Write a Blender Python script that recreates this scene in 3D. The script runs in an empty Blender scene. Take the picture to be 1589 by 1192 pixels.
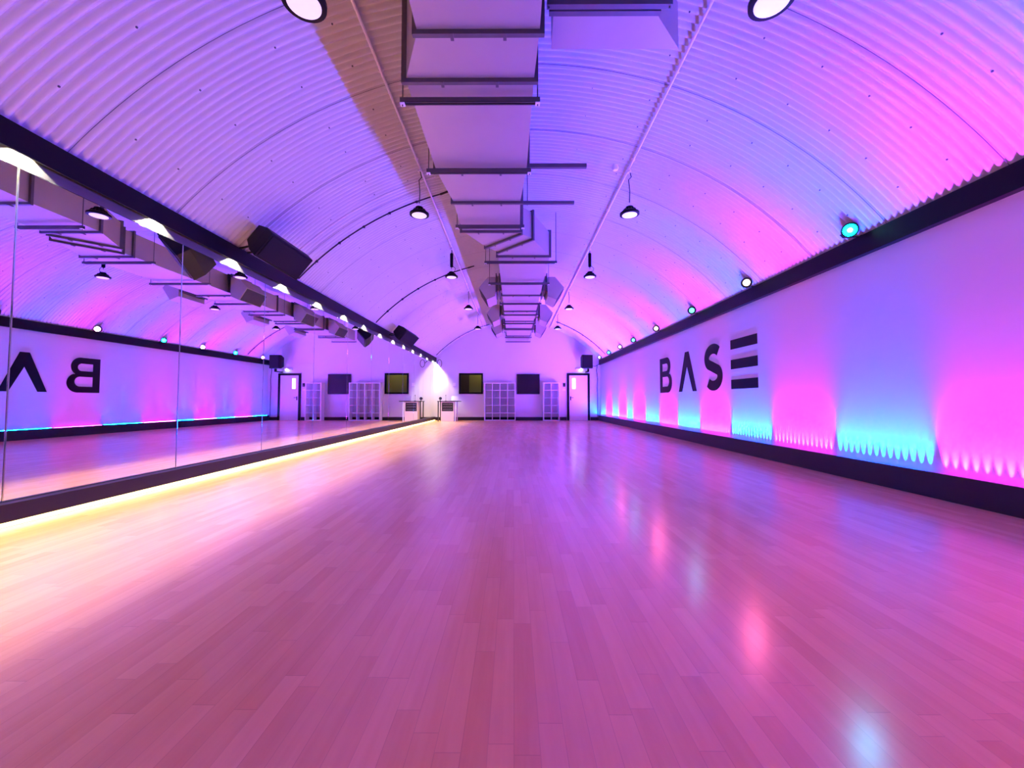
import bpy, bmesh, math, random
from mathutils import Vector, Matrix
PI = math.pi
random.seed(7)
sc = bpy.context.scene
C = sc.collection
R_ = math.radians

# ------------------------------------------------------------------ camera, world, exposure
cd = bpy.data.cameras.new('camera'); cam = bpy.data.objects.new('camera', cd); C.objects.link(cam)
cd.sensor_width = 36.0; cd.lens = 36.0 * 640.0 / 1589.0
cd.clip_start = 0.02; cd.clip_end = 200
cam.location = (0, 0, 0.9); cam.rotation_euler = (R_(90 + 2.326), 0, R_(0.224))
sc.camera = cam
w = bpy.data.worlds.new('world'); sc.world = w; w.use_nodes = True
w.node_tree.nodes['Background'].inputs[0].default_value = (0.02, 0.02, 0.03, 1)
w.node_tree.nodes['Background'].inputs[1].default_value = 0.2
vs = sc.view_settings
sc.display_settings.display_device = 'sRGB'
vs.view_transform = 'Standard'; vs.look = 'None'; vs.gamma = 1.0; vs.use_curve_mapping = False
vs.exposure = 0.2
sc.cycles.max_bounces = 12; sc.cycles.diffuse_bounces = 6; sc.cycles.glossy_bounces = 6
sc.cycles.use_light_tree = True
sc.cycles.sample_clamp_indirect = 6.0
sc.cycles.use_denoising = True

# ------------------------------------------------------------------ room dimensions (metres)
YB = 19.0            # back wall
YR = -4.5            # wall behind the camera
XM = -3.68           # mirror plane
XBEAM = -3.56        # front of the black beam over the mirrors
XW = 4.0             # right wall
CX, CZ, RV = 0.126, -0.5, 5.045   # barrel vault
PITCH, AMP = 0.0762, 0.017
def vault_z(x, r=RV): return CZ + math.sqrt(max(0, r*r - (x-CX)**2))

# ------------------------------------------------------------------ the lights of the place
PINK = (1.0, 0.012, 1.0); BLUE = (0.0, 0.07, 1.0)
WALL_PINK, WALL_BLUE = 1200.0, 2500.0      # narrow beams leaning to the wall, per metre of bar
FOOT_PINK, FOOT_BLUE = 0.3, 1.3
VAULT_PINK, VAULT_BLUE = 55.0, 400.0    # narrow beams leaning to the vault, per metre of bar
SPILL_PINK, SPILL_BLUE = 34.0, 280.0
BARS = []
EDGES = [3.93 + 1.233*k for k in range(-2, 9)] + [14.62, 15.67, 16.75, 17.82, 18.93]
for k in range(len(EDGES)-1):
    BARS.append((EDGES[k] + 0.03, EDGES[k+1] - 0.03, 'blue' if k % 2 == 0 else 'pink'))
XL, ZL = 3.932, 0.229
def light(name, kind, loc, direction, energy, color, **kw):
    d = bpy.data.lights.new(name, kind); d.energy = energy; d.color = color
    for k, v in kw.items(): setattr(d, k, v)
    o = bpy.data.objects.new(name, d); C.objects.link(o); o.location = loc
    if direction is not None:
        o.rotation_mode = 'QUATERNION'
        o.rotation_quaternion = Vector(direction).to_track_quat('-Z', 'Y')
    return o
def frame_light(o, loc, zdir, ydir, scale=(1,1,1)):
    # light shines along zdir; ydir is the world direction of its local x axis
    z = -Vector(zdir).normalized(); x = Vector(ydir).normalized(); x = (x - z*x.dot(z)).normalized(); y = z.cross(x)
    m = Matrix((x, y, z)).transposed().to_4x4()
    o.rotation_mode = 'XYZ'
    o.matrix_world = Matrix.Translation(loc) @ m @ Matrix.Diagonal((*scale, 1))
for (a, b, colname) in BARS:
    col = PINK if colname == 'pink' else BLUE
    L = b - a
    pk = colname == 'pink'
    n = 14
    for i in range(n):   # the single emitters of a bar, narrow along the wall and wide across it
        o = light('wall_beam', 'SPOT', (0,0,0), None, (WALL_PINK if pk else WALL_BLUE)*L/n, col, spot_size=R_(84), spot_blend=1.0, shadow_soft_size=0.008)
        frame_light(o, (XL, a + L*(i + 0.5)/n, ZL), (0.22 if pk else 0.13, 0, 1), (0,1,0), (0.32, 1, 1))
    o = light('wash_foot', 'AREA', (0,0,0), None, (FOOT_PINK if pk else FOOT_BLUE)*L, col, shape='RECTANGLE', size=L, size_y=0.012, spread=R_(130))
    frame_light(o, (XL + 0.008, (a+b)/2, ZL - 0.006), (0.7, 0, 1), (0,1,0))
    for i in range(3):
        o = light('vault_beam', 'SPOT', (0,0,0), None, (VAULT_PINK if pk else VAULT_BLUE)*L/3, col, spot_size=R_(64), spot_blend=1.0, shadow_soft_size=0.012)
        frame_light(o, (XL - 0.005, a + L*(i + 0.5)/3, ZL), (-0.24, 0, 1), (0,1,0), (0.17, 1, 1))
    o = light('wash_spill', 'AREA', (0,0,0), None, (SPILL_PINK if pk else SPILL_BLUE)*(1.0 if a < 12 else (5.0 if pk else 2.2) if a < 16.5 else (3.0 if pk else 0.5)), col, shape='RECTANGLE', size=L, size_y=0.03, spread=R_(140))
    frame_light(o, (XL - 0.006, (a+b)/2, ZL - 0.002), (-1.0, 0, 0.85), (0,1,0))
DOWN_Y = [3.0 + 1.155*k + 0.0045*k*k for k in range(-4, 14)]
XD, ZDN = -3.640, 2.792
for y in DOWN_Y:
    light('downlight_beam', 'SPOT', (XD, y, ZDN), (0.22, 0, -1), (700.0 if y > 18.5 else 270.0), (1.0, 0.82, 0.48), spot_size=R_(84), spot_blend=1.0, shadow_soft_size=0.035)
    light('downlight_flood', 'SPOT', (XD, y, ZDN), (0, 0, -1), 90.0, (1.0, 0.88, 0.65), spot_size=R_(122), spot_blend=0.15, shadow_soft_size=0.008)

# ------------------------------------------------------------------ materials
MATS = {}
def mat(name, color, rough=0.5, metal=0.0, spec=0.5, emit=None, strength=0.0, bump=None, noise=None, coat=0.0):
    if name in MATS: return MATS[name]
    m = bpy.data.materials.new(name); m.use_nodes = True; nt = m.node_tree
    b = nt.nodes['Principled BSDF']
    b.inputs['Base Color'].default_value = (*color, 1); b.inputs['Roughness'].default_value = rough
    b.inputs['Metallic'].default_value = metal; b.inputs['Specular IOR Level'].default_value = spec
    b.inputs['Coat Weight'].default_value = coat
    if emit: b.inputs['Emission Color'].default_value = (*emit, 1); b.inputs['Emission Strength'].default_value = strength
    tc = nt.nodes.new('ShaderNodeTexCoord')
    if noise:
        scale, amt = noise
        n = nt.nodes.new('ShaderNodeTexNoise'); n.inputs['Scale'].default_value = scale; n.inputs['Detail'].default_value = 5
        nt.links.new(tc.outputs['Object'], n.inputs['Vector'])
        mx = nt.nodes.new('ShaderNodeMix'); mx.data_type = 'RGBA'
        mx.inputs[6].default_value = (*[c*(1-amt) for c in color], 1); mx.inputs[7].default_value = (*[min(1, c*(1+amt)) for c in color], 1)
        nt.links.new(n.outputs['Fac'], mx.inputs[0]); nt.links.new(mx.outputs[2], b.inputs['Base Color'])
    if bump:
        scale, st = bump
        n2 = nt.nodes.new('ShaderNodeTexNoise'); n2.inputs['Scale'].default_value = scale; n2.inputs['Detail'].default_value = 3
        nt.links.new(tc.outputs['Object'], n2.inputs['Vector'])
        bp = nt.nodes.new('ShaderNodeBump'); bp.inputs['Strength'].default_value = st; bp.inputs['Distance'].default_value = 0.01
        nt.links.new(n2.outputs['Fac'], bp.inputs['Height']); nt.links.new(bp.outputs['Normal'], b.inputs['Normal'])
    MATS[name] = m
    return m
M_wall = mat('white_wall_paint', (0.62, 0.62, 0.62), 0.38, bump=(3.0, 0.03), noise=(2.0, 0.02))
M_vault = mat('white_sheet_paint', (0.52, 0.52, 0.52), 0.48, noise=(6.0, 0.03))
M_seam = mat('sheet_lap', (0.10, 0.10, 0.11), 0.6)
M_bolt = mat('bolt_steel', (0.12, 0.12, 0.13), 0.5, 0.4)
M_black = mat('black_paint', (0.0025, 0.002, 0.003), 0.5, spec=0.14, noise=(8.0, 0.2))
M_plinth = mat('black_board', (0.016, 0.010, 0.022), 0.45, spec=0.2, noise=(5.0, 0.15))
M_cable = mat('black_rubber', (0.012, 0.012, 0.014), 0.55)
M_white_plastic = mat('white_plastic', (0.8, 0.8, 0.8), 0.4)
M_white_lam = mat('white_laminate', (0.82, 0.82, 0.82), 0.35)
M_duct = mat('galvanised_sheet', (0.40, 0.35, 0.29), 0.45, 0.35, noise=(3.0, 0.07), bump=(2.5, 0.05))
M_strut = mat('galvanised_channel', (0.13, 0.12, 0.12), 0.5, 0.6, noise=(12.0, 0.15))
M_grille = mat('vent_grille', (0.06, 0.055, 0.06), 0.6, 0.2)
M_pipe = mat('painted_pipe', (0.72, 0.68, 0.68), 0.45)
M_mirror = mat('mirror_silver', (0.93, 0.94, 0.94), 0.0, 1.0)
M_edge = mat('mirror_edge', (0.62, 0.70, 0.68), 0.08, 0.9)
M_lens = mat('frosted_diffuser', (0.88, 0.87, 0.88), 0.25, emit=(1, 0.93, 0.97), strength=0.45)
M_down = mat('downlight_lens', (0.9, 0.9, 0.85), 0.3, emit=(1, 0.96, 0.85), strength=12)
M_strip = mat('led_strip', (0.9, 0.85, 0.6), 0.4, emit=(1, 0.76, 0.26), strength=4.5)
M_screen = mat('screen_glass', (0.006, 0.005, 0.010), 0.25)
M_screenframe = mat('screen_bezel', (0.01, 0.01, 0.012), 0.4)
M_door = mat('door_paint', (0.76, 0.74, 0.76), 0.4)
M_lit = mat('lit_vision_panel', (0.9, 0.9, 0.9), 0.3, emit=(1, 0.92, 1.0), strength=2.6)
M_olive = mat('olive_room_wall', (0.40, 0.36, 0.12), 0.7)
M_brown = mat('brown_room_wall', (0.12, 0.07, 0.05), 0.7)
M_desk = mat('pale_board', (0.78, 0.66, 0.58), 0.5)
M_gear = mat('equipment_black', (0.015, 0.015, 0.018), 0.4)
M_steel = mat('brushed_steel', (0.6, 0.6, 0.62), 0.3, 0.9)
def glass():
    m = bpy.data.materials.new('window_glass'); m.use_nodes = True
    b = m.node_tree.nodes['Principled BSDF']
    b.inputs['Base Color'].default_value = (0.9, 0.95, 0.9, 1); b.inputs['Roughness'].default_value = 0.02
    b.inputs['Transmission Weight'].default_value = 1.0; b.inputs['IOR'].default_value = 1.05
    return m
M_glass = glass()
def floor_mat():
    m = bpy.data.materials.new('laminate_planks'); m.use_nodes = True; nt = m.node_tree; N = nt.nodes; Lk = nt.links
    b = N['Principled BSDF']
    tc = N.new('ShaderNodeTexCoord'); sp = N.new('ShaderNodeSeparateXYZ'); Lk.new(tc.outputs['Object'], sp.inputs[0])
    def mth(op, a, bb=None):
        n = N.new('ShaderNodeMath'); n.operation = op
        for i, v in enumerate((a, bb)):
            if v is None: continue
            if isinstance(v, (int, float)): n.inputs[i].default_value = v
            else: Lk.new(v, n.inputs[i])
        return n.outputs[0]
    xs = mth('DIVIDE', sp.outputs['X'], 0.068); row = mth('FLOOR', xs); fx = mth('FRACT', xs)
    wn = N.new('ShaderNodeTexWhiteNoise'); wn.noise_dimensions = '1D'; Lk.new(row, wn.inputs['W'])
    ys = mth('ADD', mth('DIVIDE', sp.outputs['Y'], 0.62), mth('MULTIPLY', wn.outputs['Value'], 7.3)); colm = mth('FLOOR', ys); fy = mth('FRACT', ys)
    cmb = N.new('ShaderNodeCombineXYZ'); Lk.new(row, cmb.inputs[0]); Lk.new(colm, cmb.inputs[1])
    wn2 = N.new('ShaderNodeTexWhiteNoise'); wn2.noise_dimensions = '2D'; Lk.new(cmb.outputs[0], wn2.inputs['Vector'])
    # grain
    mp = N.new('ShaderNodeMapping'); mp.inputs['Scale'].default_value = (34, 2.2, 1); Lk.new(tc.outputs['Object'], mp.inputs['Vector'])
    add = N.new('ShaderNodeVectorMath'); add.operation = 'ADD'; Lk.new(mp.outputs[0], add.inputs[0])
    sc3 = N.new('ShaderNodeVectorMath'); sc3.operation = 'SCALE'; Lk.new(wn2.outputs['Color'], sc3.inputs[0]); sc3.inputs['Scale'].default_value = 40; Lk.new(sc3.outputs[0], add.inputs[1])
    gr = N.new('ShaderNodeTexNoise'); gr.inputs['Scale'].default_value = 1.0; gr.inputs['Detail'].default_value = 3; gr.inputs['Roughness'].default_value = 0.6; Lk.new(add.outputs[0], gr.inputs['Vector'])
    fac = mth('ADD', mth('MULTIPLY', wn2.outputs['Value'], 0.46), mth('MULTIPLY', mth('SUBTRACT', gr.outputs['Fac'], 0.10), 0.65))
    rp = N.new('ShaderNodeValToRGB'); Lk.new(fac, rp.inputs[0])
    e = rp.color_ramp.elements
    e[0].position = 0.1; e[0].color = FLOOR_DARK; e[1].position = 0.9; e[1].color = FLOOR_LIGHT
    # joints
    jx = mth('LESS_THAN', fx, 0.022); jy = mth('LESS_THAN', fy, 0.004); j = mth('MAXIMUM', jx, jy)
    mx = N.new('ShaderNodeMix'); mx.data_type = 'RGBA'; Lk.new(mth('MULTIPLY', j, 0.22), mx.inputs[0]); Lk.new(rp.outputs[0], mx.inputs[6]); mx.inputs[7].default_value = (0.12, 0.05, 0.04, 1)
    Lk.new(mx.outputs[2], b.inputs['Base Color'])
    n2 = N.new('ShaderNodeTexNoise'); n2.inputs['Scale'].default_value = 1.3; n2.inputs['Detail'].default_value = 4; Lk.new(tc.outputs['Object'], n2.inputs['Vector'])
    rr = N.new('ShaderNodeMapRange'); rr.inputs['To Min'].default_value = 0.16; rr.inputs['To Max'].default_value = 0.24; Lk.new(n2.outputs['Fac'], rr.inputs['Value'])
    Lk.new(rr.outputs[0], b.inputs['Roughness'])
    b.inputs['IOR'].default_value = 1.6
    return m
FLOOR_DARK = (0.72, 0.34, 0.15, 1); FLOOR_LIGHT = (0.88, 0.48, 0.24, 1)
M_floor = floor_mat()

# ------------------------------------------------------------------ mesh helpers
class MB:
    def __init__(self): self.v = []; self.f = []; self.mi = []
    def add(self, verts, faces, mi=0):
        o = len(self.v); self.v += [tuple(p) for p in verts]
        for f in faces: self.f.append([i + o for i in f]); self.mi.append(mi)
        return self
    def box(self, x0, x1, y0, y1, z0, z1, mi=0):
        v = [(x, y, z) for z in (z0, z1) for y in (y0, y1) for x in (x0, x1)]
        return self.add(v, [(0,2,3,1), (4,5,7,6), (0,1,5,4), (2,6,7,3), (0,4,6,2), (1,3,7,5)], mi)
    def loft(self, A, B, mi=0, capA=True, capB=True):
        n = len(A); f = [(i, (i+1) % n, n + (i+1) % n, n + i) for i in range(n)]
        if capA: f.append(tuple(reversed(range(n))))
        if capB: f.append(tuple(range(n, 2*n)))
        return self.add(list(A) + list(B), f, mi)
    def tube(self, pts, r, seg=8, mi=0, caps=True):
        pts = [Vector(p) for p in pts]; n = len(pts); V = []; up = None
        for i, p in enumerate(pts):
            t = (pts[min(i+1, n-1)] - pts[max(i-1, 0)]).normalized()
            if up is None:
                up = Vector((0,0,1)) if abs(t.z) < 0.9 else Vector((1,0,0))
            up = (up - t*up.dot(t)).normalized(); s = t.cross(up)
            rr = r[i] if isinstance(r, (list, tuple)) else r
            for k in range(seg):
                a = 2*PI*k/seg; V.append(p + (up*math.cos(a) + s*math.sin(a))*rr)
        F = [(i*seg + k, i*seg + (k+1) % seg, (i+1)*seg + (k+1) % seg, (i+1)*seg + k) for i in range(n-1) for k in range(seg)]
        if caps: F += [tuple(reversed(range(seg))), tuple(range((n-1)*seg, n*seg))]
        return self.add(V, F, mi)
    def lathe(self, prof, seg=24, loc=(0,0,0), M=None, mi=0):
        # prof: (r, z) list; axis z
        V = []; n = len(prof)
        for (r, z) in prof:
            for k in range(seg):
                a = 2*PI*k/seg; V.append(Vector((r*math.cos(a), r*math.sin(a), z)))
        if M is not None: V = [M @ p for p in V]
        V = [p + Vector(loc) for p in V]
        F = [(i*seg + k, i*seg + (k+1) % seg, (i+1)*seg + (k+1) % seg, (i+1)*seg + k) for i in range(n-1) for k in range(seg)]
        F += [tuple(reversed(range(seg))), tuple(range((n-1)*seg, n*seg))]
        return self.add(V, F, mi)
    def build(self, name, mats, parent=None, smooth=False, bevel=0.0):
        me = bpy.data.meshes.new(name); me.from_pydata(self.v, [], self.f)
        mats = mats if isinstance(mats, (list, tuple)) else [mats]
        for m in mats: me.materials.append(m)
        for p, i in zip(me.polygons, self.mi): p.material_index = i
        bm = bmesh.new(); bm.from_mesh(me)
        bmesh.ops.recalc_face_normals(bm, faces=bm.faces); bm.to_mesh(me); bm.free()
        if smooth:
            for p in me.polygons: p.use_smooth = True
            try: me.set_sharp_from_angle(angle=R_(38))
            except Exception: pass
        o = bpy.data.objects.new(name, me); C.objects.link(o)
        if parent is not None:
            o.parent = parent; o.matrix_parent_inverse = Matrix.Translation(-parent.location) if False else Matrix.Identity(4)
            if not parent.get('local'):
                off = Vector((0,0,0)); q = parent
                while q is not None: off += q.location; q = q.parent
                for vtx in me.vertices: vtx.co -= off
        if bevel:
            bv = o.modifiers.new('bevel', 'BEVEL'); bv.width = bevel; bv.segments = 2; bv.limit_method = 'ANGLE'
        return o
def tag(o, label=None, cat=None, group=None, kind=None):
    if label: o['label'] = label
    if cat: o['category'] = cat
    if group: o['group'] = group
    if kind: o['kind'] = kind
    return o
def thing(name, label, cat, loc=(0,0,0), group=None, kind=None):
    o = bpy.data.objects.new(name, None); C.objects.link(o); o.location = loc; o.empty_display_size = 0.1
    return tag(o, label, cat, group, kind)
def struct(o, label, cat): return tag(o, label, cat, None, 'structure')
def copy_tree(o, loc=None, parent=None):
    c = o.copy(); C.objects.link(c)
    if parent is not None: c.parent = parent
    if loc is not None: c.location = loc
    for ch in [x for x in bpy.data.objects if x.parent == o]: copy_tree(ch, None, c)
    return c
def arc_pts(y, xa, xb, off, n=28):
    r = RV - AMP - off
    a0 = math.acos((xa - CX)/r); a1 = math.acos((xb - CX)/r)
    return [(CX + r*math.cos(a0 + (a1-a0)*i/n), y, CZ + r*math.sin(a0 + (a1-a0)*i/n)) for i in range(n+1)]

# ------------------------------------------------------------------ shell
o = MB().box(-4.0, 4.3, YR-0.2, YB+0.2, -0.1, 0.0).build('floor', M_floor); struct(o, 'glossy reddish laminate plank floor of the dance studio', 'floor')
# corrugated barrel vault
m = MB()
SEG = 64; SUB = 8
xa, xb = 3.965, -3.70
a0 = math.acos((xa - CX)/RV); a1 = math.acos((xb - CX)/RV)
angs = [a0 + (a1-a0)*i/SEG for i in range(SEG+1)]
nY = int((YB + 0.02 - YR)/PITCH*SUB)
V = []
for j in range(nY+1):
    y = YR + j*PITCH/SUB; rr = AMP*(1 - 2*abs(math.cos(PI*(y - YR)/PITCH)))
    for i, t in enumerate(angs):
        x = CX + RV*math.cos(t)
        r = RV + rr - (0.006 if -1.25 < x < 1.40 else 0.0)
        V.append((CX + r*math.cos(t), y, CZ + r*math.sin(t)))
W_ = SEG + 1
F = [(j*W_ + i, j*W_ + i+1, (j+1)*W_ + i+1, (j+1)*W_ + i) for j in range(nY) for i in range(SEG)]
m.add(V, F, 0)
# lap seams and bolts
ys = -2.18
while ys < YB:
    A = arc_pts(ys, xa-0.01, xb+0.01, 0.002, 60)
    for i in range(60):
        p, q = A[i], A[i+1]
        m.add([(p[0], p[1]-0.0035, p[2]), (p[0], p[1]+0.0035, p[2]), (q[0], q[1]+0.0035, q[2]), (q[0], q[1]-0.0035, q[2])], [(0,1,2,3)], 1)
    for xx in (-3.3, -2.75, -2.1, -1.6, -0.6, 0.9, 1.55, 2.2, 2.7, 3.1, 3.45, 3.75):
        for dy in (0.30, 0.74):
            if 0.5 < ys + dy < YB - 0.1:
                yb_ = YR + round((ys + dy - YR)/PITCH)*PITCH
                r = RV - AMP; t = math.acos((xx - CX)/r); px, pz = CX + r*math.cos(t), CZ + r*math.sin(t)
                n = Vector((-math.cos(t), 0, -math.sin(t)))
                m.lathe([(0.009, -0.004), (0.009, 0.003), (0.005, 0.008)], 6, (px, yb_, pz), n.to_track_quat('Z', 'Y').to_matrix(), 2)
    ys += 1.08
o = m.build('ceiling', [M_vault, M_seam, M_bolt]); struct(o, 'white corrugated barrel vault ceiling over the studio', 'ceiling')
for p in o.data.polygons: p.use_smooth = p.material_index == 0
# back and rear walls fill the arch
def arch_wall(name, y, th, holes, label):
    m = MB(); n = 48; RW = RV + 0.03; hx = math.sqrt(RW*RW - (2.66 - CZ)**2)
    P = [(-4.0, 0.0), (-4.0, 2.66)]
    t0 = PI - math.asin((2.66 - CZ)/RW); t1 = math.asin((2.66 - CZ)/RW)
    for i in range(n+1):
        t = t0 + (t1-t0)*i/n; P.append((CX + RW*math.cos(t), CZ + RW*math.sin(t)))
    P += [(4.3, 2.66), (4.3, 0.0)]
    if not holes:
        m.loft([(x, y, z) for x, z in P], [(x, y+th, z) for x, z in P])
    else:
        (hx0, hx1, hz0, hz1) = holes
        up = P[1:-1]
        m.box(-4.0, hx0, y, y+th, 0, 2.66); m.box(hx1, 4.3, y, y+th, 0, 2.66)
        m.box(hx0, hx1, y, y+th, 0, hz0); m.box(hx0, hx1, y, y+th, hz1, 2.66)
        m.loft([(x, y, z) for x, z in up], [(x, y+th, z) for x, z in up])
    return struct(m.build(name, M_wall), label, 'wall')
WIN = (-2.50, -1.43, 1.23, 2.15)
arch_wall('wall_back', YB, 0.12, WIN, 'white arched end wall with the door and shelves')
arch_wall('wall_rear', YR-0.12, 0.12, None, 'white arched end wall behind the viewer')
o = MB().box(XW, 4.2, YR, YB, 0, 2.77).build('wall_right', M_wall); struct(o, 'long white side wall washed pink and blue under the rail', 'wall')
o = MB().box(-3.95, XM-0.012, YR, YB, 0, 2.90).build('wall_left', M_black); struct(o, 'dark backing wall behind the mirror panels', 'wall')
# beam over mirrors with recess
o = MB().box(-3.9, XBEAM, YR, YB-0.02, 2.80, 2.885).box(XBEAM-0.015, XBEAM, YR, YB-0.02, 2.69, 2.80).build('trim_1', M_black); struct(o, 'deep black beam running above the mirror panels', 'beam')
o = MB().box(XM-0.012, XM-0.002, YR, YB-0.001, 2.64, 2.80).build('trim_2', mat('strip_grey', (0.10,0.095,0.095), 0.6)); struct(o, 'narrow dark strip between mirror tops and the beam', 'trim')
# plinths
o = MB().box(XM-0.01, -3.60, YR, YB-0.001, 0.035, 0.165).build('baseboard_left', M_plinth, bevel=0.003); struct(o, 'black plinth under the mirrors with glowing strip below', 'baseboard')
o = MB().box(3.885, 3.905, YR, YB-0.02, 0.0, 0.236).box(3.905, XW, YR, YB-0.02, 0.0, 0.13).build('baseboard_right', M_plinth); struct(o, 'black upstand along the right wall hiding the wash lights', 'baseboard')
o = MB().box(-3.67, 2.44, YB-0.02, YB, 0, 0.15).box(3.53, 3.885, YB-0.02, YB, 0, 0.15).build('baseboard_back', M_plinth); struct(o, 'black baseboard along the arched end wall', 'baseboard')
# rail on right wall
m = MB().box(3.93, XW, YR, YB-0.01, 2.55, 2.77).box(3.925, 3.93, YR, YB-0.01, 2.55, 2.565)
o = m.build('trim_3', M_black); struct(o, 'black rail where the vault meets the right wall', 'rail')
# battens on the back wall
m = MB().box(-3.66, 3.98, YB-0.012, YB, 2.60, 2.625).box(-3.0, -2.985, YB-0.006, YB, 0.15, 2.60)
o = m.build('trim_4', M_wall); struct(o, 'thin white joint strip across the arched end wall', 'trim')

# ------------------------------------------------------------------ mirror panels
ORD = ['first', 'second', 'third', 'fourth', 'fifth', 'sixth', 'seventh', 'eighth', 'ninth', 'tenth', 'eleventh', 'twelfth', 'thirteenth', 'fourteenth']
mb = [-0.065 - 1.525*2 + 1.525*k for k in range(16)]
for k in range(15):
    a, b = mb[k], min(mb[k+1], YB-0.004)
    if b < 0: continue
    lab = {2: 'tall frameless mirror panel cropped by the left edge of the photo', 3: 'tall mirror panel reflecting the letter B, widest one in view'}.get(k, 'tall mirror panel, %s along the row from the cropped one' % ORD[k-2] if k < 14 else 'narrow last mirror panel touching the end wall')
    e = 0.006
    m = MB()
    A = [(XM-0.010, a+0.0015, 0.166), (XM-0.010, b-0.0015, 0.166), (XM-0.010, b-0.0015, 2.639), (XM-0.010, a+0.0015, 2.639)]
    B = [(XM-0.003, a+0.0015, 0.166), (XM-0.003, b-0.0015, 0.166), (XM-0.003, b-0.0015, 2.639), (XM-0.003, a+0.0015, 2.639)]
    D = [(XM, a+0.0015+e, 0.166+e), (XM, b-0.0015-e, 0.166+e), (XM, b-0.0015-e, 2.639-e), (XM, a+0.0015+e, 2.639-e)]
    m.loft(A, B, 1, True, False); m.loft(B, D, 1, False, False); m.add(D, [(0,1,2,3)], 0)
    o = m.build('mirror_panel', [M_mirror, M_edge])
    tag(o, lab, 'mirror', 'mirror panels along the left wall')

# LED strip under the mirror plinth
o = MB().box(-3.655, -3.606, YR, YB-0.03, 0.004, 0.033).build('led_strip', M_strip)
tag(o, 'warm yellow light strip glowing at floor level under the mirror plinth', 'light strip')

# downlights
def downlight(y):
    t = thing('downlight', 'small round downlight tucked in the slot above the mirrors', 'downlight', (XD, y, 2.80), 'downlights along the beam')
    MB().lathe([(0.032, 0.0), (0.032, -0.005), (0.026, -0.007), (0.026, 0.0)], 20, (XD, y, 2.80)).build('trim_ring', M_black, t, True)
    MB().lathe([(0.025, 0.0), (0.025, -0.005), (0.012, -0.006)], 20, (XD, y, 2.80)).build('lens', M_down, t, True)
    return t
d0 = None
for y in DOWN_Y:
    if y < 2.0: continue
    if d0 is None: d0 = c = downlight(y); nd = 0
    else: c = copy_tree(d0, (XD, y, 2.80)); nd += 1
    c['label'] = ('small round downlight in the beam slot, first one at the left photo edge' if nd == 0 else 'small round downlight in the beam slot nearest the end wall' if y == DOWN_Y[-1] else 'small round downlight in the beam slot, %s from the left photo edge' % ORD[nd])

# ------------------------------------------------------------------ wash bars behind the right upstand
WB = ['%s wash bar behind the right upstand, ' + w_ + ' from the right photo edge' for w_ in ORD]
def wash_bar(a, b, cname):
    t = thing('wash_bar', WB[len([o for o in bpy.data.objects if o.name.startswith('wash_bar')])] % cname, 'wash light', (XL, (a+b)/2, 0.13), 'wash bars along the right wall')
    MB().box(XL-0.028, XL+0.028, a, b, 0.13, 0.185).build('housing', M_black, t)
    m = MB().box(XL-0.012, XL+0.012, a+0.02, b-0.02, 0.1855, 0.192)
    m.build('lens', mat('lens_' + cname, (0.3,0.3,0.3), 0.2, emit=PINK if cname == 'pink' else BLUE, strength=3.0), t)
for (a, b, cname) in BARS:
    if a > 2.0: wash_bar(a, b, cname)

# ------------------------------------------------------------------ rail spotlights
LAMP = [(2.65, 'pink'), (4.65, 'cyan'), (6.72, 'white'), (8.79, 'teal'), (11.0, 'white'), (13.1, 'teal'), (14.75, 'white'), (16.5, 'teal'), (18.3, 'white')]
M_l = {'cyan': mat('lamp_cyan', (0.2,0.5,0.5), 0.3, emit=(0.0, 0.75, 0.80), strength=14), 'teal': mat('lamp_teal', (0.2,0.5,0.5), 0.3, emit=(0.10, 0.80, 0.62), strength=2.4),
       'white': mat('lamp_blush', (0.6,0.5,0.5), 0.3, emit=(1.0, 0.72, 0.70), strength=3.2), 'pink': mat('lamp_pink', (0.6,0.3,0.4), 0.3, emit=(1.0, 0.10, 0.35), strength=10)}
M_core = mat('lamp_core', (0.9,0.9,0.9), 0.3, emit=(0.95,1,1), strength=14)
PARK = [3.8, 1.0, 0.45, 0.5, 0.4, 0.4, 0.3, 0.3, 0.05]
order = ['second', 'third', 'fourth', 'fifth', 'sixth', 'seventh', 'last']
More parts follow.
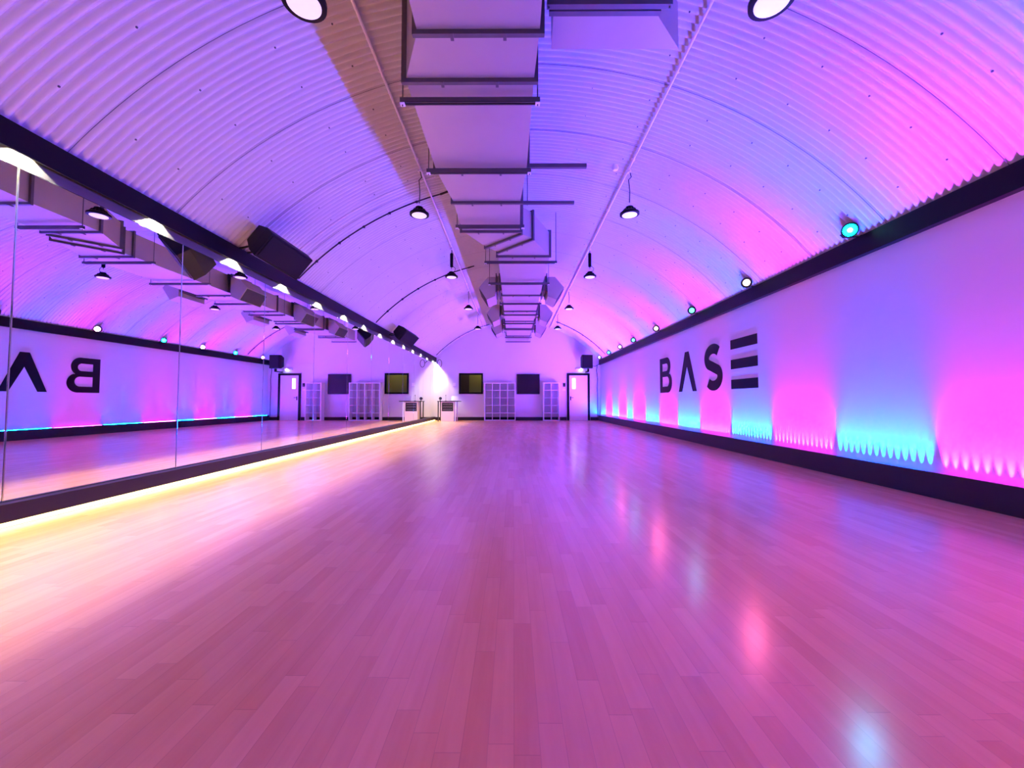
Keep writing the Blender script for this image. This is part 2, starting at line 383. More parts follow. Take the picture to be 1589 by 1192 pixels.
for i, (y, c) in enumerate(LAMP):
    if i == 0: lab = 'black spotlight on the rail with a pink glowing lens'
    elif i == 1: lab = 'black spotlight on the rail glowing bright cyan, the largest one'
    else: lab = 'black spotlight on the rail with a %s lens, %s from the bright cyan one' % ('pale blush' if c == 'white' else 'teal', order[i-2]) if i < len(LAMP)-1 else 'black spotlight on the rail nearest the end wall, pale blush lens'
    p = Vector((3.835, y, 2.84)); t = thing('spotlight', lab, 'spotlight', (3.96, y, 2.77), 'spotlights along the right rail')
    d = Vector((-0.55, -0.78, -0.22)).normalized(); Mq = d.to_track_quat('Z', 'Y').to_matrix()
    MB().lathe([(0.030, -0.10), (0.062, -0.085), (0.078, -0.03), (0.082, 0.07), (0.082, 0.085), (0.070, 0.085), (0.066, 0.06), (0.03, 0.055)], 22, p, Mq).build('housing', M_black, t, True)
    lr = 0.066 if c in ('cyan', 'pink') else 0.054
    l = MB().lathe([(lr, 0.060), (lr*0.88, 0.068), (lr*0.45, 0.074), (0.004, 0.076)], 22, p, Mq).build('lens', M_l[c], t, True)
    if c in ('cyan', 'pink'):
        MB().lathe([(0.022, 0.0745), (0.018, 0.080), (0.004, 0.083)], 16, p, Mq).build('lamp_core', M_core, l, True)
    if c in ('pink', 'white'): light('par_beam', 'SPOT', p + d*0.09, (-0.75, -0.55, -0.42), PARK[i]*80.0, (1.0, 0.14, 0.30), spot_size=R_(120), spot_blend=1.0, shadow_soft_size=0.06)
    else: light('par_beam', 'SPOT', p + d*0.09, (-0.75, -0.55, -0.42), PARK[i]*25.0, (0.0, 0.55, 0.9), spot_size=R_(120), spot_blend=1.0, shadow_soft_size=0.06)
    s = Vector((0,1,0)) - d*d.y; s.normalize()
    m = MB(); b0 = Vector((3.965, y, 2.77))
    m.box(3.94, 3.99, y-0.03, y+0.03, 2.77, 2.782)
    for sg in (-1, 1): m.tube([b0 + Vector((0, sg*0.02, 0.01)), p + s*sg*0.095 + Vector((0.04, 0, -0.03)), p + s*sg*0.088], 0.007, 6)
    m.build('yoke', M_black, t)

# ------------------------------------------------------------------ letters on the right wall
def wall_letter(name, outlines, label):
    cu = bpy.data.curves.new(name, 'CURVE'); cu.dimensions = '2D'; cu.fill_mode = 'BOTH'; cu.extrude = 0.002
    for pts in outlines:
        s = cu.splines.new('POLY'); s.points.add(len(pts)-1); s.use_cyclic_u = True
        for q, (u, v) in zip(s.points, pts): q.co = (u, v, 0, 1)
    oc = bpy.data.objects.new(name, cu); C.objects.link(oc)
    dg = bpy.context.evaluated_depsgraph_get(); me = bpy.data.meshes.new_from_object(oc.evaluated_get(dg))
    bpy.data.objects.remove(oc)
    for v in me.vertices: u, z, d = v.co; v.co = (XW - 0.0025 - d, -u, z)
    me.materials.clear(); me.materials.append(mat('vinyl_black', (0.003, 0.002, 0.005), 0.5, spec=0.12))
    o = bpy.data.objects.new(name, me); C.objects.link(o); me.name = name
    return tag(o, label, 'wall letter', 'letters of the wall sign')
Z0, Z1 = 1.112, 2.03; H = Z1 - Z0
def earc(cx, cz, rx, rz, a0, a1, n=18): return [(cx + rx*math.cos(R_(a0 + (a1-a0)*i/n)), cz + rz*math.sin(R_(a0 + (a1-a0)*i/n))) for i in range(n+1)]
u0 = -11.26; wB = 0.84; T = 0.17
def bowl(uL, uR, z0, z1):
    r = (z1 - z0)/2; rx = min(r*1.05, (uR-uL)*0.8)
    return [(uL, z0)] + earc(uR - rx, z0 + r, rx, r, -90, 90) + [(uL, z1)]
zm = Z0 + H*0.52
outer = [(u0, Z0)] + earc(u0 + wB - 0.27, Z0 + (zm+0.03-Z0)/2, 0.27, (zm+0.03-Z0)/2, -90, 62) + earc(u0 + wB - 0.09 - 0.24, Z1 - (Z1-zm+0.03)/2, 0.24, (Z1-zm+0.03)/2, -58, 90) + [(u0, Z1)]
wall_letter('wall_letter', [outer, bowl(u0 + 0.19, u0 + wB - 0.19, Z0 + 0.16, zm - 0.06), bowl(u0 + 0.19, u0 + wB - 0.26, zm + 0.09, Z1 - 0.155)], 'big black letter B on the right wall')
u0 = -9.99; wA = 0.97
wall_letter('wall_letter', [[(u0, Z0), (u0+0.20, Z0), (u0+wA/2, Z1-0.34), (u0+wA-0.20, Z0), (u0+wA, Z0), (u0+wA/2+0.10, Z1), (u0+wA/2-0.10, Z1)]], 'big black letter A without crossbar on the right wall')
u0 = -8.63; wS = 0.74; t = 0.20; S0, S1 = Z0 - 0.012, Z1 + 0.012; HS = S1 - S0
rx = (wS-t)/2; rz = (HS-t)/4
path = earc(u0+wS/2, S1 - t/2 - rz, rx, rz, 38, 218, 26) + earc(u0+wS/2, S0 + t/2 + rz, rx, rz, 38, -142, 26)
Lp, Rp = [], []
for i, p in enumerate(path):
    q0 = path[max(i-1, 0)]; q1 = path[min(i+1, len(path)-1)]; dx, dz = q1[0]-q0[0], q1[1]-q0[1]; l = math.hypot(dx, dz) or 1
    nx, nz = -dz/l, dx/l; Lp.append((p[0]+nx*t/2, p[1]+nz*t/2)); Rp.append((p[0]-nx*t/2, p[1]-nz*t/2))
wall_letter('wall_letter', [Lp + Rp[::-1]], 'big black letter S on the right wall')
u0 = -7.585; wE = 0.835
wall_letter('wall_letter', [[(u0, z), (u0+wE, z), (u0+wE, z+0.172), (u0, z+0.172)] for z in (Z0, Z0+0.363, Z0+0.726)], 'big black letter E of three bars on the right wall')

# ------------------------------------------------------------------ ventilation duct
ZD0, ZD1 = 3.58, 4.02
def rect(x0, x1, y, z0=ZD0, z1=ZD1): return [(x0, y, z0), (x1, y, z0), (x1, y, z1), (x0, y, z1)]
duct = thing('ventilation_duct', 'long galvanised ventilation duct hanging along the top of the vault', 'duct', (0, 10, ZD1))
def seg(A, B): MB().loft(A, B).build('duct_section', M_duct, duct)
def flange_pts(P, d=0.035):
    c = sum((Vector(p) for p in P), Vector())/4
    out = []
    for p in P:
        v = Vector(p); h = Vector((v.x-c.x, v.y-c.y, 0)); hl = h.length or 1
        out.append(v + h/hl*d + Vector((0,0, d if v.z > c.z else -d)))
    return out
def flange(P, n, th=0.035):
    n = Vector(n).normalized(); Q = flange_pts(P)
    m = MB().loft([q - n*th/2 for q in Q], [q + n*th/2 for q in Q])
    c = (Q[0] + Q[1])/2
    for f in (0.3, 0.7):
        q = Q[0].lerp(Q[1], f); m.box(q.x-0.012, q.x+0.012, q.y-0.03, q.y+0.03, q.z-0.012, q.z)
    return m.build('flange', M_strut, duct)
ZT = 4.26
S1_ = rect(-0.69, 0.19, 0.4, ZD0, ZT-0.1); S2_ = rect(-0.70, 0.19, 2.885, ZD0, ZT-0.1); S3_ = rect(-0.90, 0.17, 3.335, ZD0, ZT); S4_ = rect(-0.90, 0.15, 4.70, ZD0, ZT)
S5_ = rect(-0.81, 0.09, 5.45); S6_ = rect(-0.81, 0.10, 6.40)
SA = [(-0.48, 7.08), (0.11, 6.50)]; SB = [(-0.28, 7.33), (0.31, 6.72)]
def diag(ab): (xa, ya), (xb, yb) = ab; return [(xa, ya, ZD0), (xb, yb, ZD0), (xb, yb, ZD1), (xa, ya, ZD1)]
S7_ = diag(SA); S8_ = diag(SB); S9_ = rect(-0.29, 0.66, 7.52); S10_ = rect(-0.28, 0.69, 18.3)
Y6 = (0,1,0); DG = (0.72, 0.7, 0)
for A, B in ((S1_, S2_), (S2_, S3_), (S3_, S4_), (S4_, S5_), (S5_, S6_), (S6_, S7_), (S7_, S8_), (S8_, S9_)): seg(A, B)
yy = [7.52, 9.07, 10.35, 11.2, 12.25, 13.7, 15.3, 17.0, 18.3]
for a, b in zip(yy[:-1], yy[1:]): seg(rect(-0.285, 0.67, a), rect(-0.285, 0.67, b))
for P, n in ((S2_, Y6), (S3_, Y6), (S4_, Y6), (S5_, Y6), (S6_, Y6), (S7_, DG), (S8_, DG), (S9_, Y6)): flange(P, n)
for y in (10.35, 12.2, 13.75, 15.2, 16.9): flange(rect(-0.285, 0.67, y), Y6)
# side outlets of the far duct
def outlet(y0_, side):
    sx = -1 if side < 0 else 1
    xb_ = -0.285 if side < 0 else 0.67
    def P(pts, y): return [(xb_ + sx*u, y, z) for u, z in pts]
    L = 0.85
    st = MB().loft(P([(0, 3.62), (0.12, 3.62), (0.12, 3.98), (0, 3.98)], y0_+0.12), P([(0, 3.62), (0.12, 3.62), (0.12, 3.98), (0, 3.98)], y0_+L-0.12)).build('outlet_collar', M_duct, duct)
    m = MB()
    for u in (0.05, 0.13): m.loft(P([(u, 3.56), (u+0.025, 3.56), (u+0.025, 4.02), (u, 4.02)], y0_+0.03), P([(u, 3.56), (u+0.025, 3.56), (u+0.025, 4.02), (u, 4.02)], y0_+L-0.03))
    m.build('flange', M_strut, st)
    pr = [(0.16, 3.45), (0.16, 3.92), (0.34, 3.92), (0.56, 3.66), (0.37, 3.36)]
    hd = MB().loft(P(pr, y0_), P(pr, y0_+L)).build('outlet_hood', M_duct, duct)
    # grille on the slanted lower outward face
    g = MB(); a = Vector((0.56, 3.66)); b = Vector((0.37, 3.36)); nrm = Vector((0.845, -0.535))
    def G(s, e, y): q = a.lerp(b, s) + nrm*e; return (xb_ + sx*q.x, y, q.y)
    def bar(s0, s1, ya, yb, e0, e1):
        g.loft([G(s0, e0, ya), G(s1, e0, ya), G(s1, e1, ya), G(s0, e1, ya)], [G(s0, e0, yb), G(s1, e0, yb), G(s1, e1, yb), G(s0, e1, yb)])
    bar(0.04, 0.96, y0_+0.03, y0_+L-0.03, 0.001, 0.006)
    for k in range(9): s = 0.1 + 0.1*k; bar(s-0.015, s+0.015, y0_+0.05, y0_+L-0.05, 0.006, 0.016)
    g.build('grille', M_grille, hd)
for y in (9.95, 12.85, 15.3):
    for s in (-1, 1): outlet(y, s)
# flared outlet duct on the near right
br = thing('ventilation_duct', 'short galvanised duct with a flared mouth beside the long duct', 'duct', (0.7, 2, 4.3))
MB().loft(rect(0.30, 1.06, 0.4, 3.82, 4.22), rect(0.30, 1.06, 2.94, 3.82, 4.22)).build('duct_section', M_duct, br)
MB().loft(rect(0.30, 1.06, 2.98, 3.82, 4.22), rect(0.31, 1.36, 3.29, 3.80, 4.20)).build('flared_mouth', M_duct, br)
MB().loft(flange_pts(rect(0.30, 1.06, 2.945, 3.82, 4.22)), flange_pts(rect(0.30, 1.06, 2.985, 3.82, 4.22))).build('flange', M_strut, br)
MB().box(0.40, 1.26, 3.291, 3.298, 3.86, 4.14).build('grille', M_grille, br)

# trapeze hangers: channel bar below the duct, rods up to the vault
def hanger(y, x0, x1, z, label, arm=None):
    t = thing('duct_hanger', label, 'hanger', ((x0+x1)/2, y, z), 'trapeze hangers under the ventilation duct')
    m = MB().box(x0, x1, y-0.021, y-0.017, z-0.05, z-0.005).box(x0, x1, y+0.017, y+0.021, z-0.05, z-0.005).box(x0, x1, y-0.021, y+0.021, z-0.010, z-0.005).box(x0, x1, y-0.021, y-0.010, z-0.050, z-0.046).box(x0, x1, y+0.010, y+0.021, z-0.050, z-0.046)
    m.build('channel_bar', M_strut, t)
    for x in (x0 + 0.02, x1 - 0.02):
        MB().box(x-0.02, x+0.02, y-0.024, y+0.024, z-0.058, z-0.0501).build('end_plate', M_white_plastic, t)
        MB().tube([(x, y, z-0.07), (x, y, vault_z(x)-0.005)], 0.006, 6).build('threaded_rod', M_strut, t)
    if arm:
        ax0, ax1, az = arm
        m = MB().box(ax0, ax1, y+0.03, y+0.07, az-0.02, az+0.025)
        m.build('side_arm', M_strut, t)
HB = 'grey channel hanger under the ventilation duct, '
zf = ZD0 - 0.036
hanger(3.50, -0.99, 0.23, zf, HB + 'nearest the camera, below the widest duct part')
hanger(4.60, -0.99, 0.20, zf, HB + 'second from the camera, with a long side arm', (0.16, 0.84, 3.60))
hanger(6.10, -0.87, 0.16, zf, HB + 'just before the duct jogs sideways')
hanger(7.70, -0.55, 0.82, zf, HB + 'right after the sideways jog')
hanger(9.12, -0.56, 0.80, zf, HB + 'before the first pair of side outlets')
for y, s in ((11.05, 'right behind the first pair of side outlets'), (12.5, 'before the second pair of side outlets'), (13.9, 'past the second pair of side outlets'), (15.1, 'before the third pair of side outlets'), (17.0, 'past the third pair of side outlets'), (18.25, 'nearest the end wall')):
    hanger(y, -0.36, 0.75, zf, HB + s)
t = thing('duct_hanger', 'grey channel hanger beside the duct jog, reaching toward the right', 'hanger', (0.5, 5.9, 3.8), 'trapeze hangers under the ventilation duct')
MB().box(0.14, 0.88, 5.87, 5.91, 3.755, 3.80).build('channel_bar', M_strut, t)
MB().tube([(0.20, 5.89, 3.74), (0.20, 5.89, vault_z(0.20)-0.005)], 0.006, 6).build('threaded_rod', M_strut, t)
t = thing('duct_hanger', 'grey channel hanger under the flared duct at the top of the photo', 'hanger', (0.7, 2.86, 3.78), 'trapeze hangers under the ventilation duct')
MB().box(0.24, 1.14, 2.84, 2.88, 3.735, 3.782).build('channel_bar', M_strut, t)
for x in (0.255, 1.125): MB().tube([(x, 2.86, 3.72), (x, 2.86, vault_z(x)-0.005)], 0.006, 6).build('threaded_rod', M_strut, t)

# ------------------------------------------------------------------ conduits and ceiling cables
def conduit(x, label):
    r = RV - AMP - 0.028; t = math.acos((x-CX)/r); px, pz = CX + r*math.cos(t), CZ + r*math.sin(t)
    o = thing('conduit_pipe', label, 'conduit', (px, 9, pz))
    MB().tube([(px, 0.3, pz), (px, YB-0.01, pz)], 0.014, 8).build('pipe', M_pipe, o, True)
    yb = 1.0
    while yb < 18.5:
        r2 = RV - AMP; ax, az = CX + r2*math.cos(t), CZ + r2*math.sin(t)
        MB().tube([(ax, yb-0.012, az), (ax, yb+0.012, az)], 0.03, 8).build('pipe_clip', M_pipe, o)
        yb += 1.55
    return px, pz
cl = conduit(-1.36, 'pale conduit pipe along the vault above the left pendant lamps')
cr = conduit(1.67, 'pale conduit pipe along the vault above the right pendant lamps')
def arc_cable(y, xa_, xb_, r, label, m=M_cable, knots=True, off=0.012):
    o = thing('ceiling_cable', label, 'cable', (xa_, y, vault_z(xa_)), 'cables following the vault')
    P = arc_pts(y, xa_, xb_, off, 40)
    MB().tube(P, r, 6).build('cable', m, o, True)
    if knots:
        k = MB()
        for i in range(6, 36, 7): k.tube([(P[i][0], y-0.012, P[i][2]), (P[i][0], y+0.012, P[i][2])], r*2.0, 6)
        k.build('cable_clips', m, o)
        MB().tube([P[-1], (P[-1][0]+0.16, y-0.02, vault_z(P[-1][0]+0.16)-0.02)], 0.022, 6).build('cable_joint', m, o)
arc_cable(6.72, -3.55, -1.22, 0.012, 'black cable arching up the left vault from the nearer beam speaker')
arc_cable(10.55, -3.55, -1.18, 0.014, 'black cable arching up the left vault between the two beam speakers')
arc_cable(18.6, -3.5, -1.25, 0.014, 'black cable arching up the left vault beside the end wall')
arc_cable(6.2, -3.55, -1.20, 0.009, 'pale thin cable arching up the left vault before the black one', M_pipe, False)
arc_cable(17.3, 3.86, 1.80, 0.014, 'black cable arching up the right vault near the end wall')

# ------------------------------------------------------------------ pendants
def pendant(px, pz, y, zb, driver, label):
    t = thing('pendant_lamp', label, 'pendant lamp', (px, y, zb), 'high bay pendant lamps')
    MB().lathe([(0.128, zb), (0.137, zb+0.004), (0.138, zb+0.030), (0.120, zb+0.042), (0.085, zb+0.050), (0.078, zb+0.085), (0.060, zb+0.090), (0.055, zb+0.118), (0.018, zb+0.124)], 32, (px, y, 0)).build('housing', M_black, t, True)
    hs = [x for x in bpy.data.objects if x.parent == t][0]
    m = MB()
    for k in range(16):
        a = 2*PI*k/16; c, s = math.cos(a), math.sin(a)
        m.loft([(px + c*0.07 - s*0.003, y + s*0.07 + c*0.003, zb+0.046), (px + c*0.115 - s*0.003, y + s*0.115 + c*0.003, zb+0.042), (px + c*0.115 + s*0.003, y + s*0.115 - c*0.003, zb+0.042), (px + c*0.07 + s*0.003, y + s*0.07 - c*0.003, zb+0.046)],
               [(px + c*0.07 - s*0.003, y + s*0.07 + c*0.003, zb+0.088), (px + c*0.085 - s*0.003, y + s*0.085 + c*0.003, zb+0.086), (px + c*0.085 + s*0.003, y + s*0.085 - c*0.003, zb+0.086), (px + c*0.07 + s*0.003, y + s*0.07 - c*0.003, zb+0.088)])
    m.build('cooling_fins', M_black, hs)
    MB().lathe([(0.105, zb+0.004), (0.104, zb-0.003), (0.06, zb-0.006), (0.004, zb-0.007)], 32, (px, y, 0)).build('diffuser', M_lens, t, True)
    m = MB(); m.tube([(px, y, zb+0.12), (px, y, zb+0.15)], 0.006, 6)
    for i in range(12):
        pass
    m.tube([(px + 0.018*math.cos(a), y, zb+0.165 + 0.018*math.sin(a)) for a in [2*PI*i/12 for i in range(13)]], 0.004, 6)
    m.build('hook', M_steel, t)
    top = pz - 0.055
    if driver:
        MB().lathe([(0.012, zb+0.22), (0.034, zb+0.235), (0.036, zb+0.52), (0.02, zb+0.54)], 14, (px, y, 0)).build('spring_hanger', M_black, t, True)
        MB().tube([(px, y, zb+0.18), (px, y, zb+0.23)], 0.006, 6).tube([(px, y, zb+0.53), (px, y, top)], 0.007, 6).tube([(px+0.01, y, zb+0.11), (px+0.07, y, zb+0.14), (px+0.085, y, zb+0.20), (px+0.03, y, zb+0.25)], 0.006, 6).build('cable', M_cable, t, True)
    else:
        MB().tube([(px, y, zb+0.18), (px+0.006, y, zb+0.35), (px-0.008, y, zb+0.52), (px+0.03, y, zb+0.56), (px+0.012, y, zb+0.64), (px, y, top)], 0.0075, 6).build('cable', M_cable, t, True)
    MB().lathe([(0.03, pz-0.06), (0.032, pz-0.025), (0.02, pz-0.0155)], 10, (px, y, 0)).build('junction_box', M_pipe, t, True)
word = ['cropped by the top photo edge', 'nearest fully visible one', 'hung on a thick black spring hanger', 'fourth from the viewer', 'closest to the end wall']
PY = [2.57, 5.84, 8.93, 12.33, 15.55]
for s, (px, pz), sd in ((0, cl, 'left'), (1, cr, 'right')):
    for i, y in enumerate(PY):
        zb = [3.47, 3.57, 3.60, 3.66, 3.62][i]
        pendant(px, pz, y, zb, i == 2, 'black round pendant lamp of the %s row, %s' % (sd, word[i]))
# smoke detector by the right conduit
t = thing('smoke_detector', 'small white round detector on the vault beside the right conduit', 'detector', (1.52, 6.0, 4.3))
x = 1.50; z = vault_z(x)
MB().lathe([(0.05, z+0.01), (0.05, z-0.03), (0.035, z-0.06), (0.01, z-0.065)], 16, (x, 5.95, 0)).build('detector_body', M_white_plastic, t, True)

# ------------------------------------------------------------------ speakers
def speaker(A, u, v, W, Hh, D, label, bracket_to):
    A = Vector(A); u = Vector(u).normalized(); v = Vector(v); v = (v - u*v.dot(u)).normalized(); n = u.cross(v).normalized()
    c = A + u*W/2 + v*Hh/2
    t = thing('loudspeaker', label, 'loudspeaker', tuple(c), 'black loudspeakers around the studio')
    def q(s, r, d): return A + u*s + v*r - n*d
    k = 0.16
    f = [q(0,0,0), q(W,0,0), q(W,Hh,0), q(0,Hh,0)]
    b1 = [q(0,0,D*0.45), q(W,0,D*0.45), q(W,Hh,D*0.45), q(0,Hh,D*0.45)]
    b2 = [q(W*0.02,Hh*k,D), q(W*0.98,Hh*k,D), q(W*0.98,Hh*(1-k),D), q(W*0.02,Hh*(1-k),D)]
    m = MB().loft(f, b1, 0, True, False); m.loft(b1, b2, 0, False, True)
    cab = m.build('cabinet', mat('speaker_black', (0.004, 0.003, 0.005), 0.55, spec=0.2), t, bevel=0.01)
    g = MB().loft([q(0.025,0.025,0), q(W-0.025,0.025,0), q(W-0.025,Hh-0.025,0), q(0.025,Hh-0.025,0)], [q(0.03,0.03,-0.012), q(W-0.03,0.03,-0.012), q(W-0.03,Hh-0.03,-0.012), q(0.03,Hh-0.03,-0.012)])
    g.build('grille', mat('speaker_mesh', (0.005, 0.004, 0.006), 0.6, 0.0, spec=0.2, bump=(400, 0.3)), t)
    bc = q(W/2, Hh/2, D)
    m = MB()
    for dd in (-0.08, 0.08): m.tube([bc + u*dd, Vector(bracket_to) + Vector((0, dd, 0))], 0.014, 6)
    m.build('wall_bracket', M_black, t)
    return t
A0 = (-3.20, 5.00, 2.69); uu = (0.23, 0.60, -0.15); vv = (0.25, 0.0, 0.27)
def sp_at(A, label): return speaker(A, uu, vv, 0.64, 0.36, 0.36, label, (A[0]-0.36, A[1]+0.35, A[2]+0.19))
sp_at(A0, 'large black loudspeaker tilted down from the mirror beam, the nearer one')
sp_at((-3.22, 11.45, 2.60), 'black loudspeaker tilted down from the mirror beam, the farther one')
speaker((3.05, 18.2, 2.34), (1, 0.12, 0), (0, 0, 1), 0.47, 0.60, 0.36, 'black upright loudspeaker above the white door in the corner', (3.42, YB-0.03, 2.60))
# right speaker's post
sp_right = [o for o in bpy.data.objects if o.get('label', '').startswith('black upright loudspeaker')][0]
MB().box(3.30, 3.38, 18.42, 18.50, 2.20, 2.34).box(3.30, 3.38, 18.42, 18.99, 2.20, 2.24).build('support_post', M_black, sp_right)

# ------------------------------------------------------------------ end wall things
# internal window
wn = thing('window_1', 'black framed internal window on the end wall, olive room behind', 'window', (-1.97, YB, 1.23), None, 'structure')
x0, x1, z0, z1 = WIN; e = 0.055
m = MB().box(x0-0.02, x1+0.02, YB-0.03, YB+0.10, z1-e, z1+0.02).box(x0-0.02, x1+0.02, YB-0.03, YB+0.10, z0-0.02, z0+e).box(x0-0.02, x0+e, YB-0.03, YB+0.10, z0+e, z1-e).box(x1-e, x1+0.02, YB-0.03, YB+0.10, z0+e, z1-e)
m.build('frame', M_black, wn)
MB().box(x0+e, x1-e, YB+0.02, YB+0.028, z0+e, z1-e).build('pane', M_glass, wn)
m = MB().box(-4.2, -0.8, YB+1.5, YB+1.55, 0.6, 2.7, 0).box(-3.3, -2.20, YB+1.35, YB+1.42, 0.6, 2.7, 1).box(-0.85, -0.8, YB+0.12, YB+1.5, 0.6, 2.7, 0).box(-4.2, -0.8, YB+0.12, YB+1.55, 2.7, 2.75, 0).box(-4.2, -0.8, YB+0.12, YB+1.55, 0.55, 0.6, 1).box(-4.25, -4.2, YB+0.12, YB+1.55, 0.6, 2.7, 1)
m.build('room_beyond', [M_olive, M_brown], wn)
light('office_lamp', 'POINT', (-1.6, YB+0.8, 2.5), None, 5.0, (1.0, 0.9, 0.6), shadow_soft_size=0.1)
# wall screen
t = thing('wall_screen', 'flat black screen on the end wall between the two shelf units', 'screen', (0.68, YB, 1.66))
MB().box(0.14, 1.20, YB-0.06, YB-0.015, 1.20, 2.13).build('bezel', M_screenframe, t, bevel=0.012)
MB().box(0.17, 1.17, YB-0.0625, YB-0.0601, 1.235, 2.10).build('display', M_screen, t)
MB().box(0.45, 0.9, YB-0.015, YB, 1.4, 1.9).build('wall_mount', M_black, t)
# cube shelves
def shelf(x0, cols, label):
    cw = 0.345; th = 0.022; Wd = cols*cw; Ht = 1.72; D = 0.36; ya, yb = YB - 0.03 - D, YB - 0.03
    t = thing('cube_shelf', label, 'shelf unit', (x0 + Wd/2, (ya+yb)/2, 0), 'white cube shelves on the end wall')
    for i in range(cols+1):
        x = x0 + i*cw; tt = 0.034 if i in (0, cols) else th
        MB().box(x-tt/2, x+tt/2, ya, yb, 0.0, Ht).build('side_panel' if i in (0, cols) else 'divider', M_white_lam, t)
    rows = 5; rh = Ht/rows
    for j in range(rows+1):
        z = j*rh; tt = 0.034 if j in (0, rows) else th
        zz0 = max(0.0, z-tt/2) if j < rows else Ht - tt
        for_x0, for_x1 = x0 + 0.017, x0 + Wd - 0.017
        MB().box(for_x0, for_x1, ya+0.001, yb-0.001, zz0 + 0.0005, zz0+tt-0.0005).build('top_panel' if j == rows else 'bottom_panel' if j == 0 else 'shelf_board', M_white_lam, t)
shelf(-1.31, 4, 'white open cube shelf unit four cells wide on the end wall')
shelf(1.36, 2, 'white open cube shelf unit two cells wide near the door')
# door
dr = thing('door_1', 'white door with a lit slim vision panel in a black frame', 'door', (3.0, YB, 0), None, 'structure')
MB().box(2.46, 2.555, YB-0.05, YB, 0, 2.16).box(3.405, 3.50, YB-0.05, YB, 0, 2.16).box(2.555, 3.405, YB-0.05, YB, 2.07, 2.16).build('frame', M_black, dr)
MB().box(2.56, 3.40, YB-0.035, YB-0.002, 0.005, 2.065).build('leaf', M_door, dr)
MB().box(2.695, 2.845, YB-0.038, YB-0.0351, 1.45, 1.93).build('vision_panel', M_lit, dr)
m = MB().box(2.60, 2.64, YB-0.045, YB-0.0355, 0.92, 1.10).tube([(2.62, YB-0.045, 1.04), (2.62, YB-0.085, 1.04), (2.74, YB-0.085, 1.04)], 0.01, 8)
m.build('handle', M_black, dr)
# keypad, plates
t = thing('door_keypad', 'small black keypad on the end wall left of the door', 'keypad', (2.33, YB, 1.62))
MB().box(2.275, 2.385, YB-0.03, YB, 1.55, 1.71).build('keypad_body', M_black, t, bevel=0.006)
MB().box(2.29, 2.37, YB-0.032, YB-0.0301, 1.57, 1.64).build('button_plate', M_gear, t)
o = MB().box(2.25, 2.39, YB-0.012, YB, 1.36, 1.45).build('light_switch', M_white_plastic, bevel=0.004); tag(o, 'white switch plate under the black keypad', 'switch')
o = MB().box(-2.80, -2.66, YB-0.012, YB, 1.58, 1.72).build('wall_thermostat', M_white_plastic, bevel=0.004); tag(o, 'small white control box on the end wall left of the window', 'control box')
# emergency light
t = thing('emergency_light', 'white emergency light glowing above the door', 'emergency light', (3.05, YB, 2.33))
MB().box(2.86, 3.20, YB-0.07, YB, 2.33, 2.39).build('light_body', M_white_plastic, t, bevel=0.006)
MB().lathe([(0.05, 0.0), (0.05, 0.03), (0.03, 0.045), (0.005, 0.05)], 16, (3.10, YB-0.07, 2.33), Vector((0,-1,-0.3)).to_track_quat('Z','Y').to_matrix()).build('lamp', mat('emergency_lens', (0.9,0.9,0.9), 0.3, emit=(0.75,1,1), strength=12), t, True)
# corner cables
def cable(pts, r, label, m=M_cable):
    o = MB().tube(pts, r, 6).build('power_cable', m, None, True); return tag(o, label, 'cable', 'loose cables')
cable([(3.86, YB-0.012, 2.55), (3.82, YB-0.014, 2.3), (3.87, YB-0.014, 1.9), (3.85, YB-0.013, 1.5), (3.86, YB-0.013, 0.9), (3.86, YB-0.013, 0.151)], 0.013, 'black cable running down the corner right of the door')
cable([(3.93, 18.7, 2.60), (3.75, 18.85, 2.48), (3.6, 18.9, 2.5), (3.55, 18.6, 2.6)], 0.013, 'black cable hanging between the corner speaker and the rail')
lp = [(-3.30 + 0.10*math.cos(a), 18.3, 2.56 + 0.17*math.sin(a)) for a in [2*PI*i/20 for i in range(21)]]
o = MB().tube(lp, 0.012, 6).tube([(-3.40, 18.3, 2.56), (-3.50, 18.3, 2.66), (-3.558, 18.3, 2.72)], 0.012, 6).build('cable_loop', M_cable, None, True); tag(o, 'black cable loop hanging off the far end of the beam', 'cable', 'loose cables')

# ------------------------------------------------------------------ DJ desk
t = thing('dj_desk', 'pale music desk with black shelf top in the mirror corner', 'desk', (-2.9, 18.3, 0))
MB().box(-3.33, -2.36, 17.98, 18.66, 0.86, 0.89).build('desk_top', M_black, t, bevel=0.004)
MB().box(-3.17, -3.14, 18.0, 18.6, 0, 0.86).box(-2.63, -2.60, 18.0, 18.6, 0, 0.86).box(-3.14, -2.63, 18.58, 18.6, 0, 0.86).box(-3.14, -2.63, 18.0, 18.58, 0.42, 0.44).box(-3.14, -2.63, 18.0, 18.02, 0.0, 0.42).box(-3.14, -2.63, 18.02, 18.58, 0.82, 0.86).build('cabinet', M_desk, t)
for x, y in ((-3.29, 18.02), (-2.54, 18.02), (-3.29, 18.6), (-2.54, 18.6)):
    MB().box(x-0.02, x+0.02, y-0.02, y+0.02, 0, 0.86).build('leg', M_white_lam if x > -3 else M_gear, t)
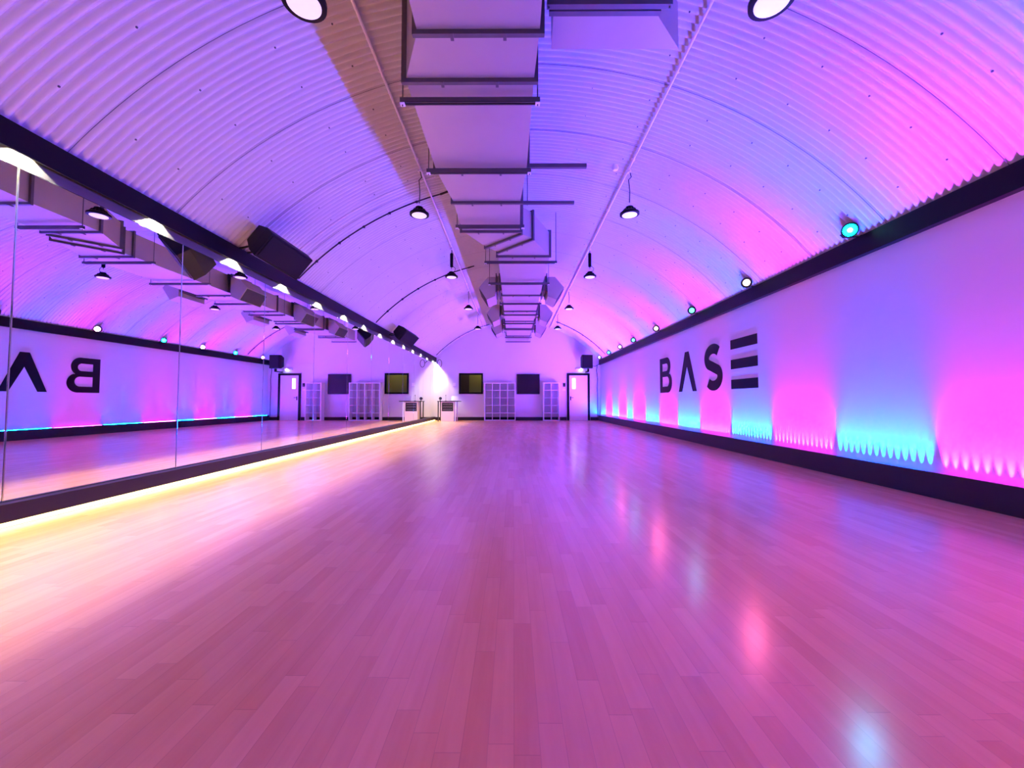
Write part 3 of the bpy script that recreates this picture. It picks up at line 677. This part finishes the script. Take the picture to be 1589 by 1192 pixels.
t = thing('rack_mixer', 'black rack of audio gear in the pale desk cabinet', 'audio rack', (-2.885, 18.2, 0.44))
MB().box(-3.13, -2.64, 18.03, 18.45, 0.441, 0.81).build('rack_case', M_gear, t)
for k, (za, zb) in enumerate(((0.46, 0.56), (0.575, 0.68), (0.695, 0.795))):
    u_ = MB().box(-3.12, -2.65, 18.018, 18.029, za, zb).build('rack_unit', mat('gear_face', (0.03, 0.03, 0.035), 0.4), t)
    m = MB()
    for i in range(9):
        m.lathe([(0.012, 0), (0.010, 0.015)], 10, (-3.07 + i*0.046, 18.018, (za+zb)/2 + (0.014 if k == 1 and i % 2 else 0)), Vector((0,-1,0)).to_track_quat('Z','Y').to_matrix())
    m.build('control_knobs', M_steel, u_)
t = thing('laptop', 'silver open laptop on the right of the music desk', 'laptop', (-2.6, 18.3, 0.89))
MB().box(-2.78, -2.46, 18.15, 18.38, 0.8905, 0.905).build('keyboard_base', M_steel, t)
MB().loft([(-2.78, 18.385, 0.905), (-2.46, 18.385, 0.905), (-2.46, 18.395, 0.905), (-2.78, 18.395, 0.905)], [(-2.78, 18.45, 1.11), (-2.46, 18.45, 1.11), (-2.46, 18.46, 1.11), (-2.78, 18.46, 1.11)]).build('screen_lid', M_steel, t)
t = thing('desk_speaker', 'small round black speaker on the mirror end of the music desk', 'speaker', (-3.25, 18.3, 0.89))
MB().lathe([(0.04, 0.8905), (0.04, 0.90), (0.012, 0.91), (0.012, 0.94)], 14, (-3.25, 18.3, 0)).build('stand', M_gear, t, True)
MB().lathe([(0.02, -0.06), (0.062, -0.04), (0.07, 0.0), (0.062, 0.03), (0.02, 0.035)], 18, (-3.25, 18.3, 1.0), Vector((0.3,-1,0)).to_track_quat('Z','Y').to_matrix()).build('driver', M_gear, t, True)
o = MB().lathe([(0.05, 0.8905), (0.05, 0.90), (0.006, 0.905), (0.005, 1.10), (0.012, 1.11), (0.012, 1.16), (0.003, 1.165)], 12, (-3.0, 18.25, 0)).build('desk_microphone', M_gear, None, True)
tag(o, 'thin black microphone stand on the music desk', 'microphone')
